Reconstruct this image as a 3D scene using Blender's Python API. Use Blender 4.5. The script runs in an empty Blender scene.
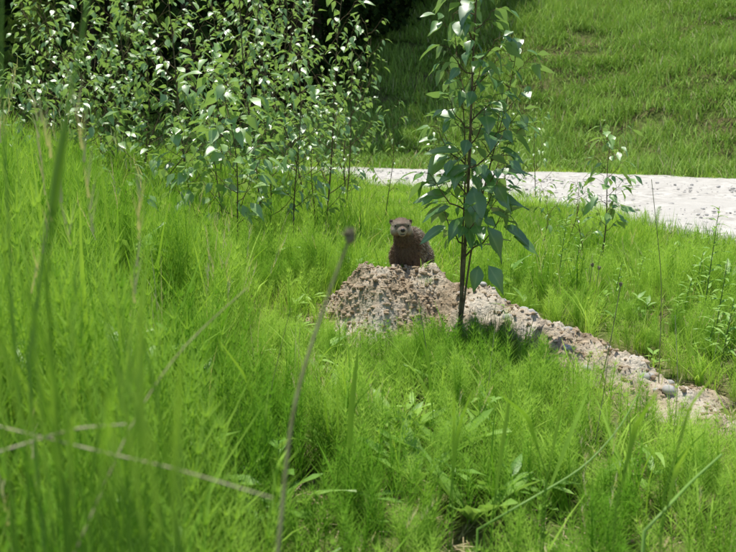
import bpy, math, numpy as np, time
from mathutils import Vector, noise
rng = np.random.default_rng(7)
S = bpy.context.scene
S.view_settings.view_transform='Standard'; S.view_settings.look='None'; S.view_settings.exposure=0
CAMH=0.9; FPX=777.0; HOR=125.0
def W(px,py,d):
    return np.array([(px-368)/FPX*d, d, CAMH-(py-HOR)/FPX*d])

# ------------------------------------------------------------------ terrain
NEAR=np.array([(-60,24),(-12,16),(-4,14.0),(0.3,11.8),(1.9,9.6),(2.4,7.4),(2.65,5.7),(3.8,3.7),(6,1.4),(14,-7),(60,-60)],float)
FAR =np.array([(-60,28),(-12,19),(-4,17.0),(0,15.6),(3.9,14.2),(6.2,12.0),(8.5,10.0),(11,8.0),(16,3.6),(26,-6),(60,-40)],float)
def near(x): return np.interp(x,NEAR[:,0],NEAR[:,1])
def far(x): return np.interp(x,FAR[:,0],FAR[:,1])
def sstep(a,b,x):
    t=np.clip((x-a)/(b-a),0,1); return t*t*(3-2*t)
def H(x,y):
    x=np.asarray(x,float); y=np.asarray(y,float)
    sp=np.log1p(np.exp(np.clip((-x-0.3)*2.5,-30,30)))/2.5
    bank=1.5*np.tanh(0.19*sp/1.5)*(1-sstep(9,14,y))
    s=np.maximum(y-far(x)-0.3,0)
    hill=0.43*s*s/(s+1.8); hill=30*np.tanh(hill/30)
    n=0.02*np.sin(x*2.1+y*1.3)+0.015*np.sin(x*3.7-y*2.9+1)+0.06*np.sin(x*.5+2)*np.sin(y*.43)*sstep(4,9,y)
    inr=sstep(-.8,.2,y-near(x))*sstep(-.6,.2,far(x)-y)
    n=n*(1-.9*inr)+.02*inr
    hn=sstep(1,6,s)*(0.35*np.sin(x*.6+y*.25)+0.2*np.sin(x*1.3-y*.5))
    return bank+hill+n+hn
def inroad(x,y,m=0.0): return (y>near(x)+m)&(y<far(x)-m)
BL=[(0.07,3.38,.32,.19,.22),(0.28,3.45,.30,.22,.20),(-.07,3.30,.14,.13,.16),(0.46,3.28,.24,.18,.22),(0.63,3.10,.17,.17,.20),(0.78,2.90,.12,.15,.20),(.93,2.68,.09,.14,.2),(1.07,2.45,.07,.14,.2),(1.25,2.25,.05,.16,.2)]
def MH(x,y):
    x=np.asarray(x,float); y=np.asarray(y,float); h=np.zeros(np.broadcast(x,y).shape); g=np.zeros_like(h)
    wx=x+.03*np.sin(y*19)+.02*np.sin(y*41+x*13); wy=y+.03*np.sin(x*17+1)+.02*np.sin(x*37)
    for cx,cy,a,rx,ry in BL:
        r=((wx-cx)/rx)**2+((wy-cy)/ry)**2
        h=np.maximum(h,a*np.exp(-r**1.2*.8)); g=g+(a*np.exp(-r*.9))**4
    return .5*h+.5*g**.25
RX=np.array([-.6,-.3,.05,.3,.46,.64,.8,.95,1.1,1.3,1.7]); RY=np.array([3.1,3.15,3.15,3.2,3.08,2.92,2.74,2.52,2.3,2.1,1.9])

# ------------------------------------------------------------------ helpers
def newmat(name):
    m=bpy.data.materials.new(name); m.use_nodes=True; m.node_tree.nodes.clear(); return m,m.node_tree
class N:
    def __init__(s,nt): s.nt=nt
    def __call__(s,t,**kw):
        n=s.nt.nodes.new(t)
        for k,v in kw.items():
            if hasattr(n,k): setattr(n,k,v)
        return n
    def l(s,a,b): s.nt.links.new(a,b)
def mk(name,V,F,mats,attrs=None,smooth=False,mi=None,parent=None,link=True):
    me=bpy.data.meshes.new(name)
    if isinstance(V,np.ndarray): V=V.tolist()
    if isinstance(F,np.ndarray): F=F.tolist()
    me.from_pydata(V,[],F)
    for m in mats: me.materials.append(m)
    if mi is not None: me.polygons.foreach_set('material_index',np.asarray(mi,np.int32))
    if smooth: me.polygons.foreach_set('use_smooth',np.ones(len(me.polygons),bool))
    for k,v in (attrs or {}).items():
        v=np.asarray(v,np.float32)
        if v.ndim==1:
            a=me.attributes.new(k,'FLOAT','POINT'); a.data.foreach_set('value',v)
        else:
            a=me.attributes.new(k,'FLOAT_COLOR','POINT'); 
            if v.shape[1]==3: v=np.concatenate([v,np.ones((len(v),1),np.float32)],1)
            a.data.foreach_set('color',v.ravel())
    me.update()
    o=bpy.data.objects.new(name,me)
    if link: S.collection.objects.link(o)
    if parent: o.parent=parent
    return o

# ------------------------------------------------------------------ materials
def foliage_mat(name,c1,c2,dead=None,deadp=.93,under=None,rough=.45,gl=.10,trans=.4,mid=False,tint=(1.25,1.35,.55)):
    """rnd = per blade/leaf random; var = per tuft patch variation (mesh attributes)"""
    m,nt=newmat(name); n=N(nt)
    a=n('ShaderNodeAttribute'); a.attribute_name='rnd'
    v=n('ShaderNodeAttribute'); v.attribute_name='var'
    av=n('ShaderNodeMath',operation='MULTIPLY_ADD'); n.l(a.outputs['Fac'],av.inputs[0]); av.inputs[1].default_value=.6; n.l(v.outputs['Fac'],av.inputs[2])
    mix=n('ShaderNodeMix',data_type='RGBA'); n.l(av.outputs[0],mix.inputs[0]); mix.inputs[6].default_value=(*c1,1); mix.inputs[7].default_value=(*c2,1)
    col=mix.outputs[2]
    if dead:
        gt=n('ShaderNodeMath',operation='GREATER_THAN'); n.l(a.outputs['Fac'],gt.inputs[0]); gt.inputs[1].default_value=deadp
        m2=n('ShaderNodeMix',data_type='RGBA'); n.l(gt.outputs[0],m2.inputs[0]); n.l(col,m2.inputs[6]); m2.inputs[7].default_value=(*dead,1); col=m2.outputs[2]
    if mid:
        am=n('ShaderNodeAttribute'); am.attribute_name='mid'
        pw=n('ShaderNodeMath',operation='POWER'); n.l(am.outputs['Fac'],pw.inputs[0]); pw.inputs[1].default_value=9
        ps=n('ShaderNodeMath',operation='MULTIPLY'); n.l(pw.outputs[0],ps.inputs[0]); ps.inputs[1].default_value=.6
        m3=n('ShaderNodeMix',data_type='RGBA'); n.l(ps.outputs[0],m3.inputs[0]); n.l(col,m3.inputs[6]); m3.inputs[7].default_value=(.34,.48,.16,1); col=m3.outputs[2]
    if under:
        geo=n('ShaderNodeNewGeometry')
        m4=n('ShaderNodeMix',data_type='RGBA'); n.l(geo.outputs['Backfacing'],m4.inputs[0]); n.l(col,m4.inputs[6]); m4.inputs[7].default_value=(*under,1); col=m4.outputs[2]
    d=n('ShaderNodeBsdfDiffuse'); n.l(col,d.inputs[0]); out=d.outputs[0]
    if trans>0:
        t=n('ShaderNodeBsdfTranslucent')
        hs=n('ShaderNodeMix',data_type='RGBA',blend_type='MULTIPLY'); hs.inputs[0].default_value=1; n.l(col,hs.inputs[6]); hs.inputs[7].default_value=(*tint,1)
        n.l(hs.outputs[2],t.inputs[0])
        s1=n('ShaderNodeMixShader'); s1.inputs[0].default_value=trans; n.l(out,s1.inputs[1]); n.l(t.outputs[0],s1.inputs[2]); out=s1.outputs[0]
    if gl>0:
        g=n('ShaderNodeBsdfGlossy'); g.inputs['Roughness'].default_value=rough
        s2=n('ShaderNodeMixShader'); s2.inputs[0].default_value=gl; n.l(out,s2.inputs[1]); n.l(g.outputs[0],s2.inputs[2]); out=s2.outputs[0]
    o=n('ShaderNodeOutputMaterial'); n.l(out,o.inputs[0])
    return m
def rough_mat(name,c1,c2,scale=8,c3=None,bump=.4,bscale=60,detail=6,c3s=.2):
    m,nt=newmat(name); n=N(nt)
    geo=n('ShaderNodeNewGeometry')
    noi=n('ShaderNodeTexNoise'); noi.inputs['Scale'].default_value=scale; noi.inputs['Detail'].default_value=detail; noi.inputs['Roughness'].default_value=.65
    n.l(geo.outputs['Position'],noi.inputs['Vector'])
    r=n('ShaderNodeValToRGB'); r.color_ramp.elements[0].position=.35; r.color_ramp.elements[1].position=.65
    r.color_ramp.elements[0].color=(*c1,1); r.color_ramp.elements[1].color=(*c2,1)
    n.l(noi.outputs['Fac'],r.inputs[0]); col=r.outputs[0]
    if c3:
        n3=n('ShaderNodeTexNoise'); n3.inputs['Scale'].default_value=scale*c3s; n3.inputs['Detail'].default_value=3; n.l(geo.outputs['Position'],n3.inputs['Vector'])
        mr=n('ShaderNodeMapRange'); mr.inputs[1].default_value=.45; mr.inputs[2].default_value=.62; n.l(n3.outputs['Fac'],mr.inputs[0])
        mx=n('ShaderNodeMix',data_type='RGBA'); n.l(mr.outputs[0],mx.inputs[0]); n.l(col,mx.inputs[6]); mx.inputs[7].default_value=(*c3,1); col=mx.outputs[2]
    p=n('ShaderNodeBsdfDiffuse'); n.l(col,p.inputs[0])
    if bump:
        nb=n('ShaderNodeTexNoise'); nb.inputs['Scale'].default_value=bscale; nb.inputs['Detail'].default_value=5; n.l(geo.outputs['Position'],nb.inputs['Vector'])
        b=n('ShaderNodeBump'); b.inputs['Strength'].default_value=bump; b.inputs['Distance'].default_value=.02; n.l(nb.outputs['Fac'],b.inputs['Height']); n.l(b.outputs[0],p.inputs['Normal'])
    o=n('ShaderNodeOutputMaterial'); n.l(p.outputs[0],o.inputs[0]); return m

M_grass=foliage_mat('grass_blades',(.15,.33,.03),(.46,.66,.12),dead=(.64,.59,.34),deadp=.95,trans=.36,gl=0,tint=(1.3,1.3,.65))
M_hgrass=foliage_mat('hill_grass_blades',(.16,.30,.05),(.38,.56,.13),dead=(.46,.44,.24),deadp=.95,trans=.18,gl=0,tint=(1.3,1.3,.7))
M_sedge=foliage_mat('sedge_blades',(.05,.13,.02),(.14,.27,.04),dead=(.25,.2,.1),deadp=.85,trans=.2,gl=0)
M_leaf=foliage_mat('poplar_leaf',(.07,.20,.03),(.17,.35,.06),under=(.26,.40,.18),trans=.34,gl=.13,rough=.4,mid=True)
M_leaf2=foliage_mat('thicket_leaf',(.12,.28,.045),(.30,.49,.12),under=(.32,.46,.20),trans=.34,gl=.13,rough=.42,mid=True)
M_weed=foliage_mat('weed_leaf',(.16,.34,.05),(.36,.56,.12),under=(.30,.46,.15),trans=.34,gl=.04,mid=True)
M_dark=foliage_mat('shaded_forest_leaf',(.008,.018,.006),(.028,.055,.014),trans=0,gl=0)  # dark conifer foliage, with the wood's shade also put into the albedo
M_bark=rough_mat('sapling_bark',(.10,.075,.045),(.20,.16,.09),scale=40,bump=0,detail=2)
M_stemg=rough_mat('green_stem',(.12,.20,.05),(.22,.28,.09),scale=30,bump=0,detail=2)
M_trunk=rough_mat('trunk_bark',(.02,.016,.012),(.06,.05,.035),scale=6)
M_straw=rough_mat('dry_straw',(.42,.37,.22),(.58,.53,.36),scale=30,bump=0,detail=2)
M_litter=rough_mat('dry_litter',(.16,.12,.06),(.42,.36,.22),scale=30,bump=0,detail=2)
M_drystem=rough_mat('dry_stem',(.20,.20,.09),(.34,.35,.17),scale=30,bump=0,detail=2)
M_bud=rough_mat('seed_head',(.16,.15,.10),(.32,.30,.20),scale=150,bump=0)
M_soil=rough_mat('soil',(.06,.09,.02),(.13,.16,.05),scale=9,c3=(.14,.12,.06),bump=0,detail=3)
M_dirt=rough_mat('mound_dirt',(.23,.17,.105),(.50,.41,.29),scale=13,c3=(.56,.50,.40),bump=.8,bscale=60,c3s=.3)
M_clod=rough_mat('clod_dirt',(.21,.15,.09),(.50,.40,.28),scale=18,bump=0)
M_stone=rough_mat('stone',(.32,.31,.29),(.54,.52,.48),scale=25,bump=0)
M_road=rough_mat('gravel',(.38,.36,.32),(.68,.655,.60),scale=6,c3=(.52,.50,.455),bump=1,bscale=28,c3s=.15)

# ------------------------------------------------------------------ ground sheet
def axis(n,k,ext,c=0):
    t=np.linspace(-1,1,n); return c+np.sinh(t*k)/np.sinh(k)*ext
gx=axis(261,5.2,400,0.5); gy=axis(261,5.2,400,6)
X,Y=np.meshgrid(gx,gy); Z=H(X,Y)
Z=Z-0.05*(inroad(X,Y,.35))
V=np.stack([X,Y,Z],-1).reshape(-1,3)
i=np.arange(260); I,J=np.meshgrid(i,i); b=(J*261+I).ravel()
F=np.stack([b,b+1,b+262,b+261],1)
mk('ground',V,F,[M_soil],smooth=True)

# ------------------------------------------------------------------ road
xs=np.concatenate([np.linspace(-40,-6,40),np.linspace(-5.9,8,140),np.linspace(8.2,24,60)])
sm=lambda f,x: (f(x-.5)+f(x-.25)+2*f(x)+f(x+.25)+f(x+.5))/6
na=sm(near,xs)-.10; fa=sm(far,xs)+.10
vv=np.linspace(0,1,90)
jit=np.sin(xs*5)*.08+np.sin(xs*13+1)*.05+rng.normal(0,.03,len(xs))
XX=np.repeat(xs[:,None],90,1); YY=(na+jit)[:,None]*(1-vv)+(fa+np.roll(jit,7))[:,None]*vv
ruts=-.035*(np.exp(-((vv-.3)/.07)**2)+np.exp(-((vv-.72)/.07)**2))
ZZ=H(XX,YY)+.035+ruts+rng.normal(0,.006,XX.shape)
ZZ[:,0]-=.07; ZZ[:,-1]-=.07
V=np.stack([XX,YY,ZZ],-1).reshape(-1,3); n0=len(xs)
I,J=np.meshgrid(np.arange(89),np.arange(n0-1)); b=(J*90+I).ravel()
mk('gravel_road',V,np.stack([b,b+90,b+91,b+1],1),[M_road],smooth=True)

# ------------------------------------------------------------------ mound
x=np.arange(-.75,2.0,.010); y=np.arange(1.75,4.0,.010)
X,Y=np.meshgrid(x,y); mh=MH(X,Y)
nz=np.array([[noise.fractal(Vector((a*9,b_*9,0)),.8,2.1,4) for a in x] for b_ in y])
nz2=np.array([[noise.noise(Vector((a*38,b_*38,3)))+.5*noise.noise(Vector((a*75,b_*75,1))) for a in x] for b_ in y])
Z=H(X,Y)+mh-.03+nz*.032*np.clip(mh*14,0,1)+np.abs(nz2)*.03*np.clip(mh*14,0,1)
def mound_z(px,py):
    ix=np.clip(np.round((np.asarray(px)+.75)/.010).astype(int),0,len(x)-1); iy=np.clip(np.round((np.asarray(py)-1.75)/.010).astype(int),0,len(y)-1)
    return Z[iy,ix]
I,J=np.meshgrid(np.arange(len(x)-1),np.arange(len(y)-1)); b=(J*len(x)+I).ravel()
mk('dirt_mound',np.stack([X,Y,Z],-1).reshape(-1,3),np.stack([b,b+1,b+len(x)+1,b+len(x)],1),[M_dirt],smooth=True)
import bmesh
def ico(sub):
    bm=bmesh.new(); bmesh.ops.create_icosphere(bm,subdivisions=sub,radius=1); bm.verts.ensure_lookup_table()
    v=np.array([p.co[:] for p in bm.verts]); f=np.array([[q.index for q in ff.verts] for ff in bm.faces]); bm.free(); return v,f
IV,IF=ico(2); IV1,IF1=ico(1)
def lumps(name,P,R,mat,base=(IV1,IF1),flat=.7,smooth=False,rough=.28):
    Vs=[];Fs=[];o=0
    bv,bf=base
    for p,r in zip(P,R):
        v=bv*(1+rng.normal(0,rough*.45,(len(bv),1)))*rng.uniform(.7,1.25,3)*[1,1,flat]
        a=rng.uniform(0,6.28); c,s=math.cos(a),math.sin(a)
        v=v@np.array([[c,s,0],[-s,c,0],[0,0,1]])*r+p
        Vs.append(v);Fs.append(bf+o);o+=len(v)
    return mk(name,np.concatenate(Vs),np.concatenate(Fs),[mat],smooth=smooth)
def on_mound(n,lo=.04,xr=(-.5,1.7),yr=(1.9,3.9)):
    P=[]
    while len(P)<n:
        a=rng.uniform(*xr);b_=rng.uniform(*yr)
        if MH(a,b_)>lo*rng.uniform(.3,1.6): P.append((a,b_,float(mound_z(a,b_))))
    return np.array(P)
P=np.concatenate([on_mound(3200),on_mound(1500,xr=(-.35,.3),yr=(3.0,3.5))]); lumps('dirt_clods',P,.002+.012*rng.random(len(P))**3.5,M_clod)
P=on_mound(40,xr=(.4,1.4)); lumps('stones',P,.010+.018*rng.random(40)**2,M_stone,base=(IV,IF),rough=.08,smooth=True,flat=.6)
P=[]
for k in range(700):
    a=.09+rng.normal(0,.18); b_=2.05+rng.normal(0,.25); P.append((a,b_,float(H(a,b_))+.003))
lumps('soil_crumbs',np.array(P),.003+.012*rng.random(700)**2,rough_mat('dark_crumbs',(.07,.045,.03),(.17,.12,.085),scale=20,bump=0))
P=[]
while len(P)<2600:
    a=rng.uniform(0,9);b_=rng.uniform(4,16.5)
    if inroad(a,b_,-.3): P.append((a,b_,float(H(a,b_))+.03))
lumps('road_gravel',np.array(P),.008+.03*rng.random(2600)**4,M_stone,base=(IV1,IF1),flat=.5)
n=7000; ly=rng.uniform(.5,4.2,n); lx=ly*rng.uniform(-.6,.6,n); la=rng.uniform(0,6.28,n); L=rng.uniform(.02,.09,n); wl=rng.uniform(.0008,.0025,n)
lz=H(lx,ly)+rng.uniform(.002,.012,n)
dx=np.cos(la)*L; dy=np.sin(la)*L; sx=-np.sin(la)*wl; sy=np.cos(la)*wl; lift=rng.uniform(-.008,.02,n)
V=np.stack([np.stack([lx-sx,ly-sy,lz],1),np.stack([lx+sx,ly+sy,lz],1),np.stack([lx+dx+sx,ly+dy+sy,lz+lift],1),np.stack([lx+dx-sx,ly+dy-sy,lz+lift],1)],1).reshape(-1,3)
mk('grass_litter',V,np.arange(4*n).reshape(-1,4),[M_litter])

# ------------------------------------------------------------------ grass prototypes
class B:
    def __init__(s): s.V=[];s.F=[];s.R=[];s.M=[];s.MI=[]
    def add(s,v,f,r,mid=0,mi=0):
        o=len(s.V); s.V+= [tuple(map(float,p)) for p in v]; s.F+=[tuple(i+o for i in q) for q in f]; s.R+=[r]*len(v)
        s.M+= list(mid) if hasattr(mid,'__len__') else [mid]*len(v); s.MI+=[mi]*len(f)
    def obj(s,name,mats,link=True,parent=None,smooth=True,var=.2):
        at={'rnd':s.R,'mid':s.M}
        if var is not None: at['var']=[var]*len(s.V)
        return mk(name,s.V,s.F,mats,at,smooth,s.MI,parent,link)
def blade(b,p,az,h,lean,w,r,segs=4,droop=0.,tw=0.,mi=0):
    d=np.array([math.cos(az),math.sin(az),0]); v=[];f=[]
    for k in range(segs):
        t=k/segs
        c=np.array(p)+d*lean*t**1.8+np.array([0,0,1])*(h*t-droop*h*t**3)
        a2=az+math.pi/2+tw*t; sd=np.array([math.cos(a2),math.sin(a2),0])*w*.5*(1-t**2*.75)
        v+=[c-sd,c+sd]
    v.append(np.array(p)+d*lean+np.array([0,0,h-droop*h]))
    for k in range(segs-1): f.append((2*k,2*k+1,2*k+3,2*k+2))
    f.append((2*segs-2,2*segs-1,2*segs)); b.add(v,f,r,0,mi)
def tube(b,pts,rad,sides=5,r=.5,mi=0):
    pts=np.array(pts,float); n=len(pts); v=[];f=[]
    for k in range(n):
        t=pts[min(k+1,n-1)]-pts[max(k-1,0)]; t/=np.linalg.norm(t)+1e-9
        a=np.cross(t,[0.3,.9,.1]); a/=np.linalg.norm(a)+1e-9; c=np.cross(t,a)
        for j in range(sides):
            q=2*math.pi*j/sides; v.append(pts[k]+(a*math.cos(q)+c*math.sin(q))*rad[k])
    for k in range(n-1):
        for j in range(sides):
            j2=(j+1)%sides; f.append((k*sides+j,k*sides+j2,(k+1)*sides+j2,(k+1)*sides+j))
    b.add(v,f,r,0,mi)
def leaf(b,p,d,up,L,Wd,r,mi=1,fold=.25,curl=.25,shape=(.0,.62,1,.92,.62,.28,0)):
    d=np.array(d,float); d/=np.linalg.norm(d)+1e-9; up=np.array(up,float); s=np.cross(d,up); s/=np.linalg.norm(s)+1e-9; u=np.cross(s,d)
    n=len(shape); v=[];f=[];m=[]
    for k,wd in enumerate(shape):
        t=k/(n-1); c=np.array(p)+d*L*t-u*curl*L*t*t; w=wd*Wd*.5
        wav=.03*L*math.sin(t*9+r*20)
        v+=[c-s*w+u*(w*fold+wav),c,c+s*w+u*(w*fold-wav)]; m+=[0,1,0]
    for k in range(n-1):
        f+=[(3*k,3*k+1,3*k+4,3*k+3),(3*k+1,3*k+2,3*k+5,3*k+4)]
    b.add(v,f,r,m,mi)
PC=bpy.data.collections.new('grass_prototypes')
def U(a,b_): return float(rng.uniform(a,b_))
protos=[]
def fin(b,mat,mi=None):
    o=b.obj('p%02d_tuft'%len(protos),mat,link=False,var=None); PC.objects.link(o); protos.append(o)
for q in range(4):      # 0-3 fine grass
    b=B()
    for k in range(22):
        a=U(0,6.28); rr=U(0,.045); h=U(.13,.32)
        blade(b,(rr*math.cos(a),rr*math.sin(a),-.01),U(0,6.28),h,U(.01,.14),U(.0018,.0036),U(0,1),4,U(0,.25),U(-.8,.8))
    fin(b,[M_grass])
for q in range(3):      # 4-6 horsetail-like plumes
    b=B()
    for k in range(4):
        a=U(0,6.28); rr=U(0,.05); x0,y0=rr*math.cos(a),rr*math.sin(a); h=U(.2,.32); la=U(0,6.28); ln=U(0,.06); r0=U(0,.9)
        blade(b,(x0,y0,-.01),la,h,ln,.0028,r0,4)
        nw=10
        for w in range(nw):
            t=.18+.78*w/nw; z=h*t; c=(x0+math.cos(la)*ln*t**1.8,y0+math.sin(la)*ln*t**1.8,z); bl=.075*(1-t)**.6+.012
            a0=U(0,6.28)
            for j in range(7):
                blade(b,c,a0+j*.9+U(-.2,.2),bl*U(.6,.9),bl*U(.5,.9),.0018,r0*.8+U(0,.1),1)
    fin(b,[M_grass])
for q in range(2):      # 7-8 broader blades
    b=B()
    for k in range(8):
        a=U(0,6.28); rr=U(0,.03)
        blade(b,(rr*math.cos(a),rr*math.sin(a),-.01),U(0,6.28),U(.16,.34),U(.03,.2),U(.005,.010),U(.2,.95),5,U(0,.35),U(-1,1))
    fin(b,[M_grass])
for q in range(2):      # 9-10 culms with seed heads
    b=B()
    for k in range(3):
        az=U(0,6.28); ln=U(.02,.12); h=U(.3,.42); r0=U(.6,1)
        blade(b,(U(-.02,.02),U(-.02,.02),0),az,h,ln,.0022,r0,5)
        for j in range(12):
            t=.8+.2*j/12; blade(b,(math.cos(az)*ln*t**1.8,math.sin(az)*ln*t**1.8,h*t),U(0,6.28),.02,.008,.0022,.97,1)
    for k in range(6): blade(b,(U(-.03,.03),U(-.03,.03),0),U(0,6.28),U(.1,.25),U(.03,.12),.003,U(0,1),4)
    fin(b,[M_grass])
for q in range(3):      # 11-13 hill tufts wide
    b=B()
    for k in range(54):
        a=U(0,6.28); rr=.2*math.sqrt(U(0,1))
        blade(b,(rr*math.cos(a),rr*math.sin(a),-.02),U(0,6.28),U(.10,.30),U(.02,.14),U(.005,.010),U(0,1),2,U(0,.2))
    fin(b,[M_hgrass])
for q in range(2):      # 14-15 sedge
    b=B()
    for k in range(80):
        a=U(0,6.28); rr=.05*math.sqrt(U(0,1))
        blade(b,(rr*math.cos(a),rr*math.sin(a),-.01),a+U(-.6,.6),U(.14,.31),U(.01,.12),U(.0015,.003),U(0,1),4,U(0,.2))
    fin(b,[M_sedge])
for q in range(2):      # 16-17 small broad-leaved herbs
    b=B()
    for k in range(8):
        a=U(0,6.28); leaf(b,(0,0,U(.02,.16)),(math.cos(a),math.sin(a),U(.2,1.2)),(0,0,1),U(.05,.11),U(.015,.03),U(0,1),mi=0,shape=(.1,.8,1,.6,0))
    tube(b,[(0,0,-.01),(0,0,.17)],[.002,.001],3)
    fin(b,[M_weed])
for q in range(3):      # 18-20 mid distance meadow
    b=B()
    for k in range(34):
        a=U(0,6.28); rr=.11*math.sqrt(U(0,1))
        blade(b,(rr*math.cos(a),rr*math.sin(a),-.01),U(0,6.28),U(.12,.32),U(.01,.14),U(.003,.006),U(0,1),2,U(0,.2))
    fin(b,[M_grass])
nfaces=[len(p.data.polygons) for p in protos]

def scatter(name,P,idx,sc,var=None):
    n=len(P); print(name,n,'faces',sum(nfaces[i] for i in idx)); me=bpy.data.meshes.new(name); me.from_pydata(P.tolist(),[],[])
    rot=np.stack([rng.normal(0,.1,n),rng.normal(0,.1,n),rng.uniform(0,6.28,n)],1)
    if var is None: var=np.full(n,.2)
    a=me.attributes.new('rot','FLOAT_VECTOR','POINT'); a.data.foreach_set('vector',rot.astype(np.float32).ravel())
    a=me.attributes.new('scl','FLOAT_VECTOR','POINT'); a.data.foreach_set('vector',np.asarray(sc,np.float32).ravel())
    a=me.attributes.new('idx','INT','POINT'); a.data.foreach_set('value',np.asarray(idx,np.int32))
    a=me.attributes.new('var','FLOAT','POINT'); a.data.foreach_set('value',np.asarray(var,np.float32))
    o=bpy.data.objects.new(name,me); S.collection.objects.link(o)
    ng=bpy.data.node_groups.new(name+'_nodes','GeometryNodeTree')
    ng.interface.new_socket('Geometry',in_out='INPUT',socket_type='NodeSocketGeometry'); ng.interface.new_socket('Geometry',in_out='OUTPUT',socket_type='NodeSocketGeometry')
    nn=N(ng); gi=nn('NodeGroupInput'); go=nn('NodeGroupOutput'); ip=nn('GeometryNodeInstanceOnPoints'); ci=nn('GeometryNodeCollectionInfo'); ri=nn('GeometryNodeRealizeInstances')
    ci.inputs['Collection'].default_value=PC; ci.inputs['Separate Children'].default_value=True; ci.inputs['Reset Children'].default_value=True
    ip.inputs['Pick Instance'].default_value=True
    def na_(nm,t):
        q=nn('GeometryNodeInputNamedAttribute'); q.data_type=t; q.inputs['Name'].default_value=nm; return q.outputs['Attribute']
    nn.l(gi.outputs[0],ip.inputs['Points']); nn.l(ci.outputs[0],ip.inputs['Instance'])
    nn.l(na_('idx','INT'),ip.inputs['Instance Index']); nn.l(na_('scl','FLOAT_VECTOR'),ip.inputs['Scale'])
    er=nn('FunctionNodeEulerToRotation'); nn.l(na_('rot','FLOAT_VECTOR'),er.inputs[0]); nn.l(er.outputs[0],ip.inputs['Rotation'])
    nn.l(ip.outputs[0],ri.inputs[0]); nn.l(ri.outputs[0],go.inputs[0])
    md=o.modifiers.new('scatter','NODES'); md.node_group=ng
    return o

def band(d0,d1,dens,half=.60):
    area=half*(d1*d1-d0*d0); n=int(area*dens)
    d=np.sqrt(rng.uniform(d0*d0,d1*d1,n)); xx=d*rng.uniform(-half,half,n); return np.stack([xx,d],1)
P2=np.concatenate([band(.32,1.2,330,.8),band(1.2,4.2,310,.64),band(4.2,8,105),band(8,17,40)])
xx,yy=P2[:,0],P2[:,1]
mh=MH(xx,yy)
verge=rng.exponential(.16,len(xx))
keep=((yy<near(xx)+verge)|(yy>far(xx)-verge))&((mh<.04)|(rng.random(len(xx))<.03))&(yy<far(xx)+.2)
bare=np.exp(-((xx-.09)/.13)**2-((yy-2.12)/.17)**2); keep&=rng.random(len(xx))>bare*.9
keep&=~((np.abs(xx)<.25)&(yy<.9))
gap=np.array([noise.noise(Vector((a*3.1,b_*3.1,9))) for a,b_ in zip(xx,yy)]); keep&=~((gap>.22)&(rng.random(len(xx))<.5)&(yy<6))
xx,yy=xx[keep],yy[keep]; n=len(xx); mh=MH(xx,yy)
ang=xx/yy
hh=.19+.26*sstep(.02,-.42,ang)*sstep(6,3,yy)+.10*sstep(-.1,-.5,ang)
hh=np.where(yy<1.3,np.where(ang<-.2,hh*.95,.15),hh)
hh=np.where((yy>3.7),np.maximum(hh,.22+.1*rng.random(n)),hh)
hh*=np.where((yy>3.7)&(xx>-.1)&(xx<.5)&(yy<5),.7,1)
hh=np.where((yy>5)&(ang>-.02),.13+.05*rng.random(n),hh)
hh=np.where((yy>4)&(yy<=5)&(ang>.25),.17,hh)
hh=np.where(inroad(xx,yy,0),.07,hh)
t=np.interp(xx,RX,RY)-yy
hh=np.where((t>0)&(t<1.0)&(xx>-.45)&(xx<1.6),np.minimum(hh,.085+.17*t),hh)
hh=np.where(mh>.05,.07,hh)
hh*=rng.uniform(.6,1.45,n)
pn=np.array([noise.noise(Vector((a*1.3,b_*1.3,5))) for a,b_ in zip(xx,yy)])
cls=rng.random(n)
idx=np.where(cls<.42,rng.integers(0,4,n),np.where(cls<.80,rng.integers(4,7,n),np.where(cls<.91,rng.integers(7,9,n),np.where(cls<.94,rng.integers(9,11,n),rng.integers(16,18,n)))))
idx=np.where((pn>.0)&(cls<.6)&(yy<5),rng.integers(4,7,n),idx)
idx=np.where((yy>4.2)&(rng.random(n)<np.where(yy>8,1,.75)),rng.integers(18,21,n),idx)
sz=hh/.3*(1+.3*pn); sxy=np.clip(.5+.5*sz,.6,1.5)*np.where(yy>8,2.0,np.where(yy>4.2,1.3,1))
vv_=np.clip(.20+.75*np.array([noise.noise(Vector((a*1.7,b_*1.7,31)))+.6*noise.noise(Vector((a*6,b_*6,3))) for a,b_ in zip(xx,yy)])+rng.normal(0,.09,n),-.35,.6)
scatter('meadow_grass',np.stack([xx,yy,np.where(mh>.05,mound_z(xx,yy)-.005,H(xx,yy))],1),idx,np.stack([sxy,sxy,sz],1),vv_)
P2=band(12,50,16,.62); xx,yy=P2[:,0],P2[:,1]
keep=(yy>far(xx)+.2)&(rng.random(len(xx))<np.clip(24/yy,.3,1)); xx,yy=xx[keep],yy[keep]; n=len(xx)
s_=1.1+yy/40+rng.random(n)*.4
pn=np.array([noise.noise(Vector((a*.5,b_*.5,2))) for a,b_ in zip(xx,yy)])
vv_=np.clip(.22+.6*pn+.5*np.array([noise.noise(Vector((a*1.6,b_*1.6,12))) for a,b_ in zip(xx,yy)])+rng.normal(0,.08,n),-.3,.6)
scatter('hill_grass',np.stack([xx,yy,H(xx,yy)],1),rng.integers(11,14,n),np.stack([s_*1.2,s_*1.2,s_*rng.uniform(.4,.9,n)*(1+.8*pn)],1),vv_)
P=[]
for k in range(16):
    a=.47+rng.normal(0,.08); b_=2.86+rng.normal(0,.04); P.append((a,b_,float(H(a,b_))))
scatter('sedge_clump',np.array(P),rng.integers(14,16,16),np.repeat(rng.uniform(.6,.85,(16,1)),3,1))

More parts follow.
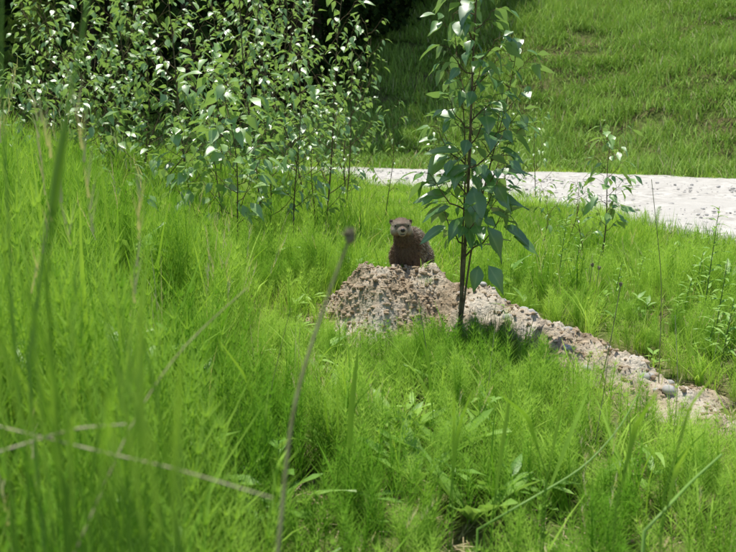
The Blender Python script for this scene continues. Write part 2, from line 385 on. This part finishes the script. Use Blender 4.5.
# ------------------------------------------------------------------ saplings
S7=(.0,.62,1,.92,.62,.28,0); S5=(.1,.9,.95,.5,0)
def sapling(name,base,top,stem_r,nbr,leafL,spread,lean_up=.8,density=1.,mats=None,low=.25,seed=0,curve=.03,extra=None,wd=.5,leafdist=.055,shape=S7):
    global rng
    keep_rng=rng; rng=np.random.default_rng(seed)
    mats=mats or [M_bark,M_leaf]
    b=B(); base=np.array(base,float); top=np.array(top,float); Ht=top[2]-base[2]
    nn=12; ph=U(0,6)
    def P_(t): return base*(1-t)+top*t+np.array([math.sin(t*4+ph)-math.sin(ph),math.cos(t*3.3+ph)-math.cos(ph),0])*curve*(t*(1-t)*3)
    pts=[P_(k/nn) for k in range(nn+1)]
    tube(b,pts,[stem_r*(1-.75*k/nn) for k in range(nn+1)],6)
    def leaf_at(p,out,L):
        az=U(0,6.28); o=np.array([math.cos(az),math.sin(az),0])*.6+np.array(out)*.9; o[2]=U(-.45,.35)
        o/=np.linalg.norm(o); pl=L*U(.3,.6); q=p+o*pl+np.array([0,0,pl*.25])
        tube(b,[p,q],[.0012,.0009],3)
        dd=o+np.array([0,0,U(-1.0,.15)]); up=np.array([U(-.6,.6),U(-.6,.6),1])
        leaf(b,q,dd,up,L*U(.7,1.15),L*wd*U(.85,1.15),U(0,1),mi=1,fold=U(.1,.45),curl=U(.05,.4),shape=shape)
    for k in range(nbr):
        t=low+(1-low)*(k+U(0,.8))/nbr; az=k*2.4+U(-.5,.5); ln=spread*(1.05-t*.7)*U(.5,1.15)
        o=np.array([math.cos(az),math.sin(az),0]); p0=P_(min(t,1)); bp=[]
        for j in range(6):
            u=j/5; bp.append(p0+o*ln*u*(1-.25*u)+np.array([0,0,ln*lean_up*u**1.3])+rng.normal(0,.004,3))
        tube(b,bp,[stem_r*.4*(1-.8*j/5)*(1.1-t*.6)+.0006 for j in range(6)],4)
        nl=max(2,int(ln/leafdist*density))
        for j in range(nl):
            u=.2+.8*(j+U(0,.6))/nl; u=min(u,.999); i0=int(u*5); q=bp[i0]*(1-(u*5-i0))+bp[i0+1]*(u*5-i0)
            leaf_at(q,o,leafL*U(.6,1.15))
        for j in range(2): leaf_at(bp[5],o,leafL*U(.5,1))
    ns=int(Ht*(1-low)/leafdist*density*.6)
    for j in range(ns):
        t=low+(1-low)*(j+U(0,1))/ns; leaf_at(P_(t),(0,0,0),leafL*U(.7,1.1))
    for e in (extra or []): leaf(b,*e[:3],*e[3:5],U(0,1),mi=1,fold=U(.15,.35),curl=U(.1,.3))
    vr=U(.05,.35); rng=keep_rng
    return b.obj(name,mats,var=vr)
def G(x_,y_): return float(H(x_,y_))
zb=G(.36,2.95)
ex=[]
for px,py,dx,dy,L in [(468,165,-.9,-.4,.14),(472,185,.2,-1,.16),(458,150,-1,.1,.13),(490,195,1,-.2,.16),(495,170,1,.1,.14),(505,225,1,-.6,.15),(470,200,.1,-1,.14),(487,225,.6,-.9,.16),(450,205,-1,-.4,.13),(480,265,-.2,-1,.11),(490,265,.5,-.7,.13),(515,235,.9,-.5,.13),(450,180,-1,0,.14),(455,120,-.8,.3,.12),(480,140,.9,.2,.13),(475,115,.8,.2,.12),(465,215,-.7,-.8,.13),(500,150,.9,-.3,.13),(448,192,-1,-.15,.14),(446,225,-.9,-.5,.12)]:
    ex.append((W(px,py,2.95+U(-.12,.12)),(dx,U(-.5,.3),dy),(U(-.3,.3),-.5,1),L,L*.52))
sapling('poplar_sapling',(.355,2.96,zb),W(474,-45,2.95),.0085,29,.10,.27,.75,1.35,seed=3,low=.26,extra=ex,curve=.012,wd=.56,leafdist=.05)
sapling('poplar_sapling',(.375,3.00,zb),W(448,20,3.1),.005,14,.085,.19,.9,1.2,seed=5,low=.4,wd=.5)
sapling('poplar_sapling',(.34,2.92,zb),W(512,50,3.0),.005,16,.085,.21,.8,1.2,seed=6,low=.45,wd=.52)
def place(name,px,d,pytop,**k):
    x_=(px-368)/FPX*d; topx=px+k.pop('lean',0); z=G(x_,d); return sapling(name,(x_,d,z-.01),W(topx,pytop,d),**k)
ML=[M_bark,M_leaf2]
place('poplar_sapling',604,4.7,128,lean=5,stem_r=.005,nbr=15,leafL=.11,spread=.20,seed=11,low=.3,wd=.42,density=1.5,mats=ML)
place('poplar_sapling',588,4.9,180,lean=-8,stem_r=.003,nbr=7,leafL=.07,spread=.16,seed=12,low=.3,wd=.36,mats=ML)
place('poplar_sapling',545,5.2,185,lean=-4,stem_r=.003,nbr=9,leafL=.07,spread=.2,seed=13,low=.2,wd=.4,mats=ML)
place('poplar_sapling',570,5.6,178,lean=6,stem_r=.003,nbr=9,leafL=.06,spread=.2,seed=14,low=.2,wd=.4,mats=ML)
place('poplar_sapling',238,4.4,88,lean=-12,stem_r=.006,nbr=18,leafL=.12,spread=.42,seed=21,low=.25,mats=ML,density=1.2)
place('poplar_sapling',205,4.6,120,lean=-18,stem_r=.004,nbr=10,leafL=.11,spread=.32,seed=22,low=.3,mats=ML,density=1.2)
place('poplar_sapling',225,4.9,60,lean=-8,stem_r=.005,nbr=14,leafL=.11,spread=.34,seed=33,low=.3,mats=ML,density=1.2)
place('poplar_sapling',292,5.2,55,lean=8,stem_r=.006,nbr=18,leafL=.095,spread=.38,seed=23,low=.2,mats=ML,density=1.4)
place('poplar_sapling',270,5.3,90,lean=-4,stem_r=.006,nbr=14,leafL=.10,spread=.36,seed=34,low=.15,mats=ML,density=1.3)
place('poplar_sapling',315,5.5,100,lean=4,stem_r=.005,nbr=14,leafL=.09,spread=.34,seed=35,low=.15,mats=ML,density=1.3)
place('poplar_sapling',262,5.8,-60,lean=-16,stem_r=.009,nbr=22,leafL=.095,spread=.46,seed=24,low=.15,mats=ML,density=1.2)
place('poplar_sapling',325,5.9,-30,lean=24,stem_r=.008,nbr=22,leafL=.09,spread=.44,seed=25,low=.15,mats=ML,density=1.2)
place('poplar_sapling',132,3.9,172,lean=-8,stem_r=.003,nbr=6,leafL=.085,spread=.22,seed=26,low=.55,mats=ML)
place('poplar_sapling',190,6.5,-80,lean=-24,stem_r=.010,nbr=24,leafL=.10,spread=.55,seed=27,low=.15,mats=ML,density=1.2)
place('poplar_sapling',385,6.6,105,lean=6,stem_r=.004,nbr=11,leafL=.075,spread=.26,seed=28,low=.25,mats=ML,wd=.4)
place('poplar_sapling',345,6.9,40,lean=10,stem_r=.007,nbr=16,leafL=.08,spread=.38,seed=29,low=.15,mats=ML,wd=.45,density=1.2)
k=0
for px,d,top in [(20,7.5,-60),(60,8.2,-70),(100,7.4,-40),(140,8.6,-90),(225,8.3,-80),(258,9.2,-60),(300,8.8,-90),(335,9.6,-20),(-40,7.6,-60),(-110,8,-60),(40,10,-60),(120,10.5,-90),(200,11,-60),(290,11,-60),(80,6.9,30),(150,7,20),(250,7.6,-40),(310,7.2,-60),(355,8.6,40),(0,8.8,-40),(30,6.6,60),(345,11,60),(165,9.8,-60),(55,6.8,75),(110,6.4,80),(160,6.2,85),(10,7.0,70),(135,6.8,60),(180,5.9,95)]:
    k+=1; low_=top>50
    place('poplar_sapling',px+U(-12,12),d,top+U(-20,20),lean=U(-55,55),stem_r=U(.006,.012)*(.5 if low_ else 1),nbr=14 if low_ else 23,leafL=U(.085,.125),spread=U(.35,.5) if low_ else U(.5,.95),seed=40+k,low=.06 if low_ else .1,mats=ML,leafdist=.07,shape=S5,curve=.2)
place('poplar_sapling',535,9.5,100,stem_r=.006,nbr=14,leafL=.08,spread=.36,seed=70,low=.12,mats=ML,wd=.4,shape=S5)
place('poplar_sapling',505,8.5,115,stem_r=.006,nbr=14,leafL=.075,spread=.34,seed=71,low=.12,mats=ML,wd=.4,shape=S5)
place('poplar_sapling',430,9.0,125,stem_r=.006,nbr=12,leafL=.07,spread=.34,seed=72,low=.12,mats=ML,wd=.4,shape=S5)
place('poplar_sapling',470,7.5,140,stem_r=.006,nbr=12,leafL=.07,spread=.3,seed=73,low=.12,mats=ML,wd=.4,shape=S5)

# ------------------------------------------------------------------ forest (distant mass)
def edgeX(y_): return np.interp(y_,[17,19,23.5,29.7,45,60],[-2.2,-.9,1.6,5.3,14,22])
C=[]
for k in range(1000):
    y_=rng.uniform(19,38); ex_=edgeX(y_); x_=ex_-rng.exponential(4.5)-.8
    if x_<-26: x_=rng.uniform(-26,ex_)
    C.append((x_,y_,float(H(x_,y_))+rng.uniform(0,9),rng.uniform(.5,1.2)))
C=np.array(C); npl=30; n=len(C)*npl
c=np.repeat(C,npl,0); dirs=rng.normal(0,1,(n,3)); dirs/=np.linalg.norm(dirs,axis=1)[:,None]
pos=c[:,:3]+dirs*(c[:,3:4]*rng.random((n,1))**.4)*[1,1,.6]
a=rng.normal(0,1,(n,3)); a/=np.linalg.norm(a,axis=1)[:,None]; bb=np.cross(a,rng.normal(0,1,(n,3))); bb/=np.linalg.norm(bb,axis=1)[:,None]
L=rng.uniform(.09,.22,(n,1)); V=np.stack([pos-a*L,pos+bb*L*.5,pos+a*L,pos-bb*L*.5],1).reshape(-1,3)
F=np.arange(n*4).reshape(-1,4); R=np.repeat(rng.random(n),4)
bt=B()
for k in range(46):
    y_=U(20,42); x_=float(edgeX(y_))-1.2-float(rng.exponential(5)); z=G(x_,y_); hgt=U(11,17); r0=U(.12,.25)
    tube(bt,[(x_+U(-.2,.2)*j/6,y_,z-.2+hgt*j/6) for j in range(7)],[r0*(1-.13*j) for j in range(7)],8)
    for j in range(9):
        aa=U(0,6.28); zz=z+U(2,hgt*.8); l=U(1,2.4)
        tube(bt,[(x_,y_,zz),(x_+math.cos(aa)*l*.5,y_+math.sin(aa)*l*.5,zz+.1),(x_+math.cos(aa)*l,y_+math.sin(aa)*l,zz-.1)],[.05,.035,.012],5)
nb=len(bt.V)
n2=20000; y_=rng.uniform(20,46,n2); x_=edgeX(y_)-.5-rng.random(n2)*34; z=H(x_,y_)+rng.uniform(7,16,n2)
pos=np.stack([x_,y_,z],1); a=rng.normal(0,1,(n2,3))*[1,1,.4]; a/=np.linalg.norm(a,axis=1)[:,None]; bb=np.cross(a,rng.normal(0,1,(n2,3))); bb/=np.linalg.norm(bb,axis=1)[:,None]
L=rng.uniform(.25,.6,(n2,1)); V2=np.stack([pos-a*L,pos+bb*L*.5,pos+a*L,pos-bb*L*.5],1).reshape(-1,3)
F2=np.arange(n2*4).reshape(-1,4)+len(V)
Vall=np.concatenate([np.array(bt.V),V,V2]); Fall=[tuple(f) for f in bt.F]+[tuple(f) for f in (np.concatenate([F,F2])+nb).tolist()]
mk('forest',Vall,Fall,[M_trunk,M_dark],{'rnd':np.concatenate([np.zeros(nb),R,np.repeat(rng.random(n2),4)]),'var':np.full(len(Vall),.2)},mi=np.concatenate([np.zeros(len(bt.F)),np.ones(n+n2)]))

# ------------------------------------------------------------------ groundhog
def groundhog(loc,rotz,sc=(1,1,1)):
    par=bpy.data.objects.new('groundhog',None); S.collection.objects.link(par)
    par.location=loc; par.rotation_euler=(0,0,rotz); par.scale=sc
    hx=-.024; dz=.022; HC=np.array([hx,-.02,.18+dz]); hs=1.08
    E=[((.050,.19,.080),(.078,.115,.084)),((.040,.12,.10),(.074,.10,.086)),((.016,.05,.115),(.060,.07,.082)),((0,.012,.085),(.050,.045,.068)),
       ((-.006,.006,.16),(.043,.048,.060)),
       ((-.045,.005,.075),(.021,.027,.055)),((.045,.01,.075),(.021,.027,.055)),((-.042,-.010,.035),(.015,.018,.038)),((.042,-.008,.035),(.015,.018,.038)),
       ((-.042,-.032,.008),(.015,.028,.010)),((.042,-.030,.008),(.015,.028,.010)),
       ((-.025,.19,.045),(.03,.06,.045)),((.12,.18,.045),(.03,.06,.05)),((-.03,.13,.010),(.016,.04,.011)),((.12,.12,.010),(.016,.04,.011)),
       ((.06,.32,.05),(.022,.05,.020)),((.07,.38,.04),(.020,.05,.018))]
    HE=[((hx,-.030,.186+dz),(.041,.050,.033)),((hx-.024,-.040,.171+dz),(.021,.030,.022)),((hx+.024,-.040,.171+dz),(.021,.030,.022)),
       ((hx,-.076,.175+dz),(.020,.032,.018)),((hx,-.084,.164+dz),(.015,.020,.012)),((hx,-.055,.198+dz),(.025,.03,.013)),
       ((hx-.039,-.012,.201+dz),(.010,.006,.011)),((hx+.039,-.012,.201+dz),(.010,.006,.011))]
    hp=lambda c: tuple((np.array(c)-HC)*hs+HC)
    E+= [(hp(c),tuple(np.array(r)*hs)) for c,r in HE]
    Vs=[];Fs=[];o=0; iv,iff=ico(3)
    for c,r in E: Vs.append(iv*np.array(r)+c); Fs.append(iff+o); o+=len(iv)
    tmp=mk('tmp',np.concatenate(Vs),np.concatenate(Fs),[])
    m=tmp.modifiers.new('r','REMESH'); m.mode='VOXEL'; m.voxel_size=.003
    m=tmp.modifiers.new('s','SMOOTH'); m.iterations=4; m.factor=.6
    dg=bpy.context.evaluated_depsgraph_get(); me=bpy.data.meshes.new_from_object(tmp.evaluated_get(dg)); bpy.data.objects.remove(tmp)
    nv=len(me.vertices); co=np.zeros(nv*3); me.vertices.foreach_get('co',co); co=co.reshape(-1,3)
    nr=np.zeros(nv*3); me.vertices.foreach_get('normal',nr); nr=nr.reshape(-1,3)
    def colr(p):
        c=np.tile(np.array([.19,.13,.085]),(len(p),1)); z_=p[:,2]; y_=p[:,1]
        q=(p-HC)/hs+HC; x_=q[:,0]-hx; yh=q[:,1]; zh=q[:,2]-dz
        def mixc(w,cc):
            nonlocal c; w=np.clip(w,0,1)[:,None]; c=c*(1-w)+np.array(cc)*w
        mixc(sstep(.07,.15,z_)*sstep(.03,.10,y_)*.8,(.33,.26,.18))
        hd=sstep(.150,.172,zh)*sstep(.02,-.01,yh)
        mixc(hd,(.36,.29,.21))
        mixc(hd*sstep(.02,.034,np.abs(x_))*sstep(.205,.18,zh),(.46,.38,.285))
        mixc(hd*sstep(-.06,-.085,yh)*sstep(.185,.165,zh),(.54,.46,.37))
        mixc(hd*np.exp(-((x_)/.011)**2)*sstep(.176,.188,zh),(.20,.14,.095))
        mixc(hd*np.exp(-((np.abs(x_)-.024)/.007)**2-((zh-.190)/.006)**2)*.7,(.09,.06,.04))
        mixc(hd*sstep(.202,.212,zh)*.8,(.22,.16,.11))
        mixc(sstep(.198,.204,zh)*sstep(.032,.036,np.abs(x_)),(.12,.08,.05))
        mixc(sstep(.05,.02,z_)*.8,(.07,.05,.035))
        mixc(sstep(.165,.135,z_)*sstep(.06,.0,y_)*.6,(.18,.105,.06))
        return c
    cc=colr(co)
    m,nt=newmat('groundhog_fur'); n_=N(nt); at=n_('ShaderNodeAttribute'); at.attribute_name='col'; p=n_('ShaderNodeBsdfPrincipled'); p.inputs['Roughness'].default_value=.65; p.inputs['Specular IOR Level'].default_value=.25
    n_.l(at.outputs['Color'],p.inputs['Base Color']); oo=n_('ShaderNodeOutputMaterial'); n_.l(p.outputs[0],oo.inputs[0])
    a=me.attributes.new('col','FLOAT_COLOR','POINT'); a.data.foreach_set('color',np.concatenate([cc*.8,np.ones((nv,1))],1).astype(np.float32).ravel())
    me.materials.clear(); me.materials.append(m); me.polygons.foreach_set('use_smooth',np.ones(len(me.polygons),bool))
    ob=bpy.data.objects.new('body',me); S.collection.objects.link(ob); ob.parent=par
    n=42000; ii=rng.integers(0,nv,n); p0=co[ii]+rng.normal(0,.0012,(n,3)); nn=nr[ii]
    flow=np.tile(np.array([.0,.6,-.55]),(n,1)); head=(p0[:,2]>.17)&(p0[:,1]<.02); flow[head]=[0,.9,-.1]
    d=nn*.65+flow*.9+rng.normal(0,.22,(n,3)); d/=np.linalg.norm(d,axis=1)[:,None]
    Lh=np.where(head,.004,.014)*rng.uniform(.6,1.4,n); Lh=np.where(head&(p0[:,1]<-.055),.002,Lh); Lh=np.where(p0[:,2]<.02,.004,Lh)
    sd=np.cross(d,rng.normal(0,1,(n,3))); sd/=np.linalg.norm(sd,axis=1)[:,None]; sd*=.0008
    V=np.stack([p0-sd,p0+sd,p0+d*Lh[:,None]],1).reshape(-1,3)
    cs=colr(p0)*rng.uniform(.45,1.5,(n,1)); gz=rng.random(n)<.25; cs[gz&(p0[:,1]>.02)]=[.62,.55,.45]
    ct=np.stack([cs*.8,cs*.8,np.minimum(cs*1.25,.75)],1).reshape(-1,3)
    mk('fur',V,np.arange(n*3).reshape(-1,3),[m],{'col':ct},parent=par)
    def pm(nm,c,r):
        dk,nt=newmat(nm); q=N(nt); p=q('ShaderNodeBsdfPrincipled'); p.inputs['Base Color'].default_value=(*c,1); p.inputs['Roughness'].default_value=r; oo=q('ShaderNodeOutputMaterial'); q.l(p.outputs[0],oo.inputs[0]); return dk
    dk=pm('eye_dark',(.008,.006,.005),.12); nm=pm('nose_dark',(.02,.015,.013),.4)
    for nme,c,r,mt in [('eye_left',(hx-.0245,-.0635,.191+dz),(.006,.0056,.006),dk),('eye_right',(hx+.0245,-.0635,.191+dz),(.006,.0056,.006),dk),('nose',(hx,-.107,.179+dz),(.0105,.0065,.0085),nm)]:
        mk(nme,iv*np.array(r)+hp(c),iff,[mt],smooth=True,parent=par)
    mk('mouth',iv*np.array((.011,.004,.0016))+hp((hx,-.102,.163+dz)),iff,[nm],smooth=True,parent=par)
    bc=B()
    for sx in (-.042,.042):
        for k in range(4):
            xk=sx-.011+.0073*k; tube(bc,[(xk,-.054,.010),(xk,-.063,.009),(xk,-.070,.002)],[.0028,.002,.0006],6)
    bc.obj('claws',[nm],parent=par)
    return par
gd=3.58; gxp=(406-368)/FPX*gd
gz=float(np.mean([mound_z(gxp+a,gd-.03) for a in (-.04,0,.04)]))
groundhog((gxp,gd,max(gz-.012,W(406,262,gd)[2]-.055)),math.radians(3),(1.02,1.0,1.10))

# ------------------------------------------------------------------ individual foreground plants
def stalk(name,pts,r0,r1,mat,bud=None,sides=7):
    b=B(); P=[W(*p) for p in pts]; P=np.array(P)
    t=np.linspace(0,1,len(P)); tt=np.linspace(0,1,14); Q=np.stack([np.interp(tt,t,P[:,i]) for i in range(3)],1)
    for _ in range(3): Q[1:-1]=(Q[:-2]+2*Q[1:-1]+Q[2:])/4
    if Q[0,2]>G(Q[0,0],Q[0,1]):
        f=Q[0].copy(); dirv=Q[0]-Q[1]; dirv/=np.linalg.norm(dirv); f=Q[0]+dirv*.12; f2=np.array([f[0],f[1],G(f[0],f[1])-.02])
        Q=np.concatenate([[f2,f],Q])
    tube(b,Q,list(np.linspace(r0,r1,len(Q))),sides)
    mats=[mat]
    if bud:
        mats.append(M_bud); e=Q[-1]
        for k in range(60):
            v=rng.normal(0,1,3); v/=np.linalg.norm(v); v[2]=abs(v[2])*.9-.25
            blade(b,e+v*bud*.35,math.atan2(v[1],v[0]),bud*(.5+v[2]*.7),bud*.8*math.hypot(v[0],v[1]),bud*.35,U(0,1),3,mi=1)
        b.add(IV*np.array([bud*.6,bud*.6,bud*.8])+e,IF.tolist(),.5,0,1)
    return b.obj(name,mats)
stalk('dry_flower_stalk',[(272,560,.62),(287,420,.66),(318,320,.70),(350,236,.72)],.0022,.0014,M_drystem,bud=.0088)
stalk('dry_grass_stem',[(40,455,.62),(95,470,.60),(160,485,.58),(265,520,.56)],.0009,.0006,M_straw)
stalk('dry_grass_stem',[(22,452,.62),(60,440,.62),(112,436,.65)],.0012,.0009,M_straw)
stalk('dry_grass_stem',[(80,515,.65),(120,430,.7),(170,355,.8),(245,288,1.0)],.0011,.0007,M_drystem)
stalk('grass_stem',[(545,520,1.3),(600,485,1.35),(635,440,1.4),(652,402,1.45)],.0022,.0010,M_weed)
stalk('grass_stem',[(700,520,1.2),(716,500,1.25),(745,470,1.3)],.003,.002,M_weed)
stalk('grass_stem',[(48,215,.6),(58,170,.6),(80,90,.6),(104,0,.6),(108,-30,.6)],.0014,.0010,M_weed)
stalk('grass_stem',[(8,180,.7),(12,80,.7),(22,-20,.7)],.0009,.0007,M_weed)
stalk('dry_flower_stalk',[(610,400,2.6),(620,340,2.6),(626,285,2.6)],.0022,.0015,M_drystem,bud=.009)
stalk('dry_flower_stalk',[(672,380,2.6),(668,280,2.6),(650,178,2.6)],.0018,.0010,M_drystem)
stalk('dry_flower_stalk',[(436,400,2.4),(420,300,2.4)],.0016,.0010,M_drystem)
for px,py,d in [(596,265,3.7),(603,268,3.7)]:
    stalk('dry_flower_stalk',[(px-6,py+60,d),(px,py,d)],.002,.0014,M_drystem,bud=.012)
for k in range(22):
    px=U(180,730); d=U(1.7,3.0); stalk('dry_grass_stem',[(px,U(430,480),d),(px+U(-12,12),U(380,420),d+U(-.05,.05)),(px+U(-35,35),U(300,370),d)],.0014,.0006,M_straw if k%2 else M_drystem,sides=4)
def gblade(pts,w,b):
    P=np.array([W(*p) for p in pts]); t=np.linspace(0,1,len(P)); tt=np.linspace(0,1,16); Q=np.stack([np.interp(tt,t,P[:,i]) for i in range(3)],1)
    for _ in range(2): Q[1:-1]=(Q[:-2]+2*Q[1:-1]+Q[2:])/4
    g0=G(Q[0,0],Q[0,1])
    if Q[0,2]>g0:
        dirv=Q[0]-Q[1]; dirv/=np.linalg.norm(dirv); f=Q[0]+dirv*.05
        tube(b,[(f[0],f[1],g0-.02),f,Q[0],Q[1]],[.0014,.0012,.0012,.001],5)
    v=[];f=[];m=[]
    for k in range(16):
        ww=w*.5*math.sin(math.pi*min(.12+.88*tt[k],1))**.7
        s=np.array([.9,-.3,.3]); v+=[Q[k]-s*ww,Q[k]+np.array([0,.2,0])*ww,Q[k]+s*ww]; m+=[0,0,0]
    for k in range(15): f+=[(3*k,3*k+1,3*k+4,3*k+3),(3*k+1,3*k+2,3*k+5,3*k+4)]
    b.add(v,f,U(.2,.9),m,0)
bb_=B()
gblade([(52,215,.6),(62,160,.6),(74,110,.6)],.013,bb_)
gblade([(348,470,1.5),(350,420,1.5),(358,350,1.5)],.014,bb_)
gblade([(560,520,1.5),(585,440,1.55),(600,395,1.6)],.010,bb_)
gblade([(505,520,1.3),(512,450,1.3),(520,380,1.3)],.008,bb_)
gblade([(436,420,1.9),(430,360,1.9),(418,330,1.9)],.008,bb_)
for k in range(30):
    px=U(-10,720); d=U(.9,2.2); y0=U(440,540); h=U(50,115); l=U(-45,45)
    gblade([(px,y0,d),(px+l*.3,y0-h*.6,d),(px+l,y0-h,d+U(-.1,.1))],U(.004,.009),bb_)
for k in range(46):
    px=U(-60,190)*U(.5,1); d=U(.38,.75); y0=U(480,600); top=U(230,430)-(60 if px<60 else 0); l=U(-60,60)
    gblade([(px,y0,d),(px+l*.35,(y0+top)/2,d),(px+l,top,d+U(-.05,.05))],U(.0015,.0045),bb_)
bb_.obj('tall_grass_blades',[M_grass],var=.05)
def rosette(px,py,d,n,L,up=1.4,wd=.2):
    b=B(); c=W(px,py,d); c[2]=G(c[0],c[1])
    for k in range(n):
        a=U(0,6.28); leaf(b,c,(math.cos(a),math.sin(a),U(.6,1)*up),(-math.cos(a)*.3,-math.sin(a)*.3,1),L*U(.7,1.1),L*wd*U(.8,1.2),U(0,1),mi=0,fold=.4,curl=U(0,.3),shape=(.15,.45,.8,1,.85,.5,0))
    b.obj('broadleaf_weed',[M_weed])
for a in [(440,520,1.85,8,.22),(462,505,1.9,6,.20),(400,500,2.0,6,.18),(345,510,1.8,6,.18),(365,480,2.0,5,.16),(420,520,1.75,7,.19),(330,420,2.3,5,.16),(180,500,1.5,7,.22),(90,480,1.5,7,.24),(250,450,1.8,7,.2),(520,500,1.7,6,.18),(600,500,1.8,6,.18),(480,520,1.6,7,.2)]:
    rosette(*a)
def herb(px,pyb,pyt,d,n=26,L=.09,lean=8):
    b=B(); p0=W(px,pyb,d); p0[2]=G(p0[0],p0[1])-.01; p1=W(px+lean,pyt,d)
    tube(b,[p0,(p0+p1)/2,p1],[.003,.0024,.001],5)
    for k in range(n):
        t=.25+.75*k/n; a=k*2.4; q=p0*(1-t)+p1*t
        leaf(b,q,(math.cos(a),math.sin(a),U(.2,.9)),(0,0,1),L*(1.15-t*.6)*U(.8,1.1),L*.16,U(0,1),mi=1,fold=.3,curl=U(.2,.6))
    b.obj('goldenrod_plant',[M_stemg,M_weed])
for a in [(712,400,205,3.3),(690,400,280,3.4,20),(725,400,260,3.0,20),(735,420,300,2.8,20),(598,350,240,4.2,16,.08),(650,340,250,4.4,16,.08),(30,300,150,3.6,20,.08),(155,330,235,3.4,14,.07),(560,330,215,4.0,18,.08),(575,330,235,3.9,18,.08),(640,330,255,3.9,16,.07),(670,330,240,4.0,18,.08),(700,330,250,3.7,18,.08),(540,330,250,3.9,14,.07),(680,330,300,3.2,16,.07),(718,330,320,2.9,16,.08),(618,330,262,3.6,14,.06)]: herb(*a)

# ------------------------------------------------------------------ light, world, camera
sd=Vector((-.10,.20,.95)).normalized()
el=math.asin(sd.z); az=math.atan2(sd.x,sd.y)
w=bpy.data.worlds.new('World'); S.world=w; w.use_nodes=True; nt=w.node_tree
bg=nt.nodes['Background']; sk=nt.nodes.new('ShaderNodeTexSky'); sk.sky_type='NISHITA'; sk.sun_disc=False; sk.sun_elevation=el; sk.sun_rotation=az
nt.links.new(sk.outputs[0],bg.inputs[0]); bg.inputs[1].default_value=.15
l=bpy.data.lights.new('sun','SUN'); l.energy=5; l.angle=math.radians(.5); l.color=(1,.96,.88)
lo=bpy.data.objects.new('sun',l); S.collection.objects.link(lo); lo.rotation_euler=sd.to_track_quat('Z','Y').to_euler()
cam=bpy.data.cameras.new('camera'); co=bpy.data.objects.new('camera',cam); S.collection.objects.link(co)
cam.sensor_width=36; cam.lens=FPX/736*36; cam.clip_start=.02; cam.clip_end=2000
pitch=math.atan((276-HOR)/FPX)
co.location=(0,0,CAMH); co.rotation_euler=(math.radians(90)-pitch,0,0)
cam.dof.use_dof=True; cam.dof.focus_distance=3.4; cam.dof.aperture_fstop=6.3
S.camera=co
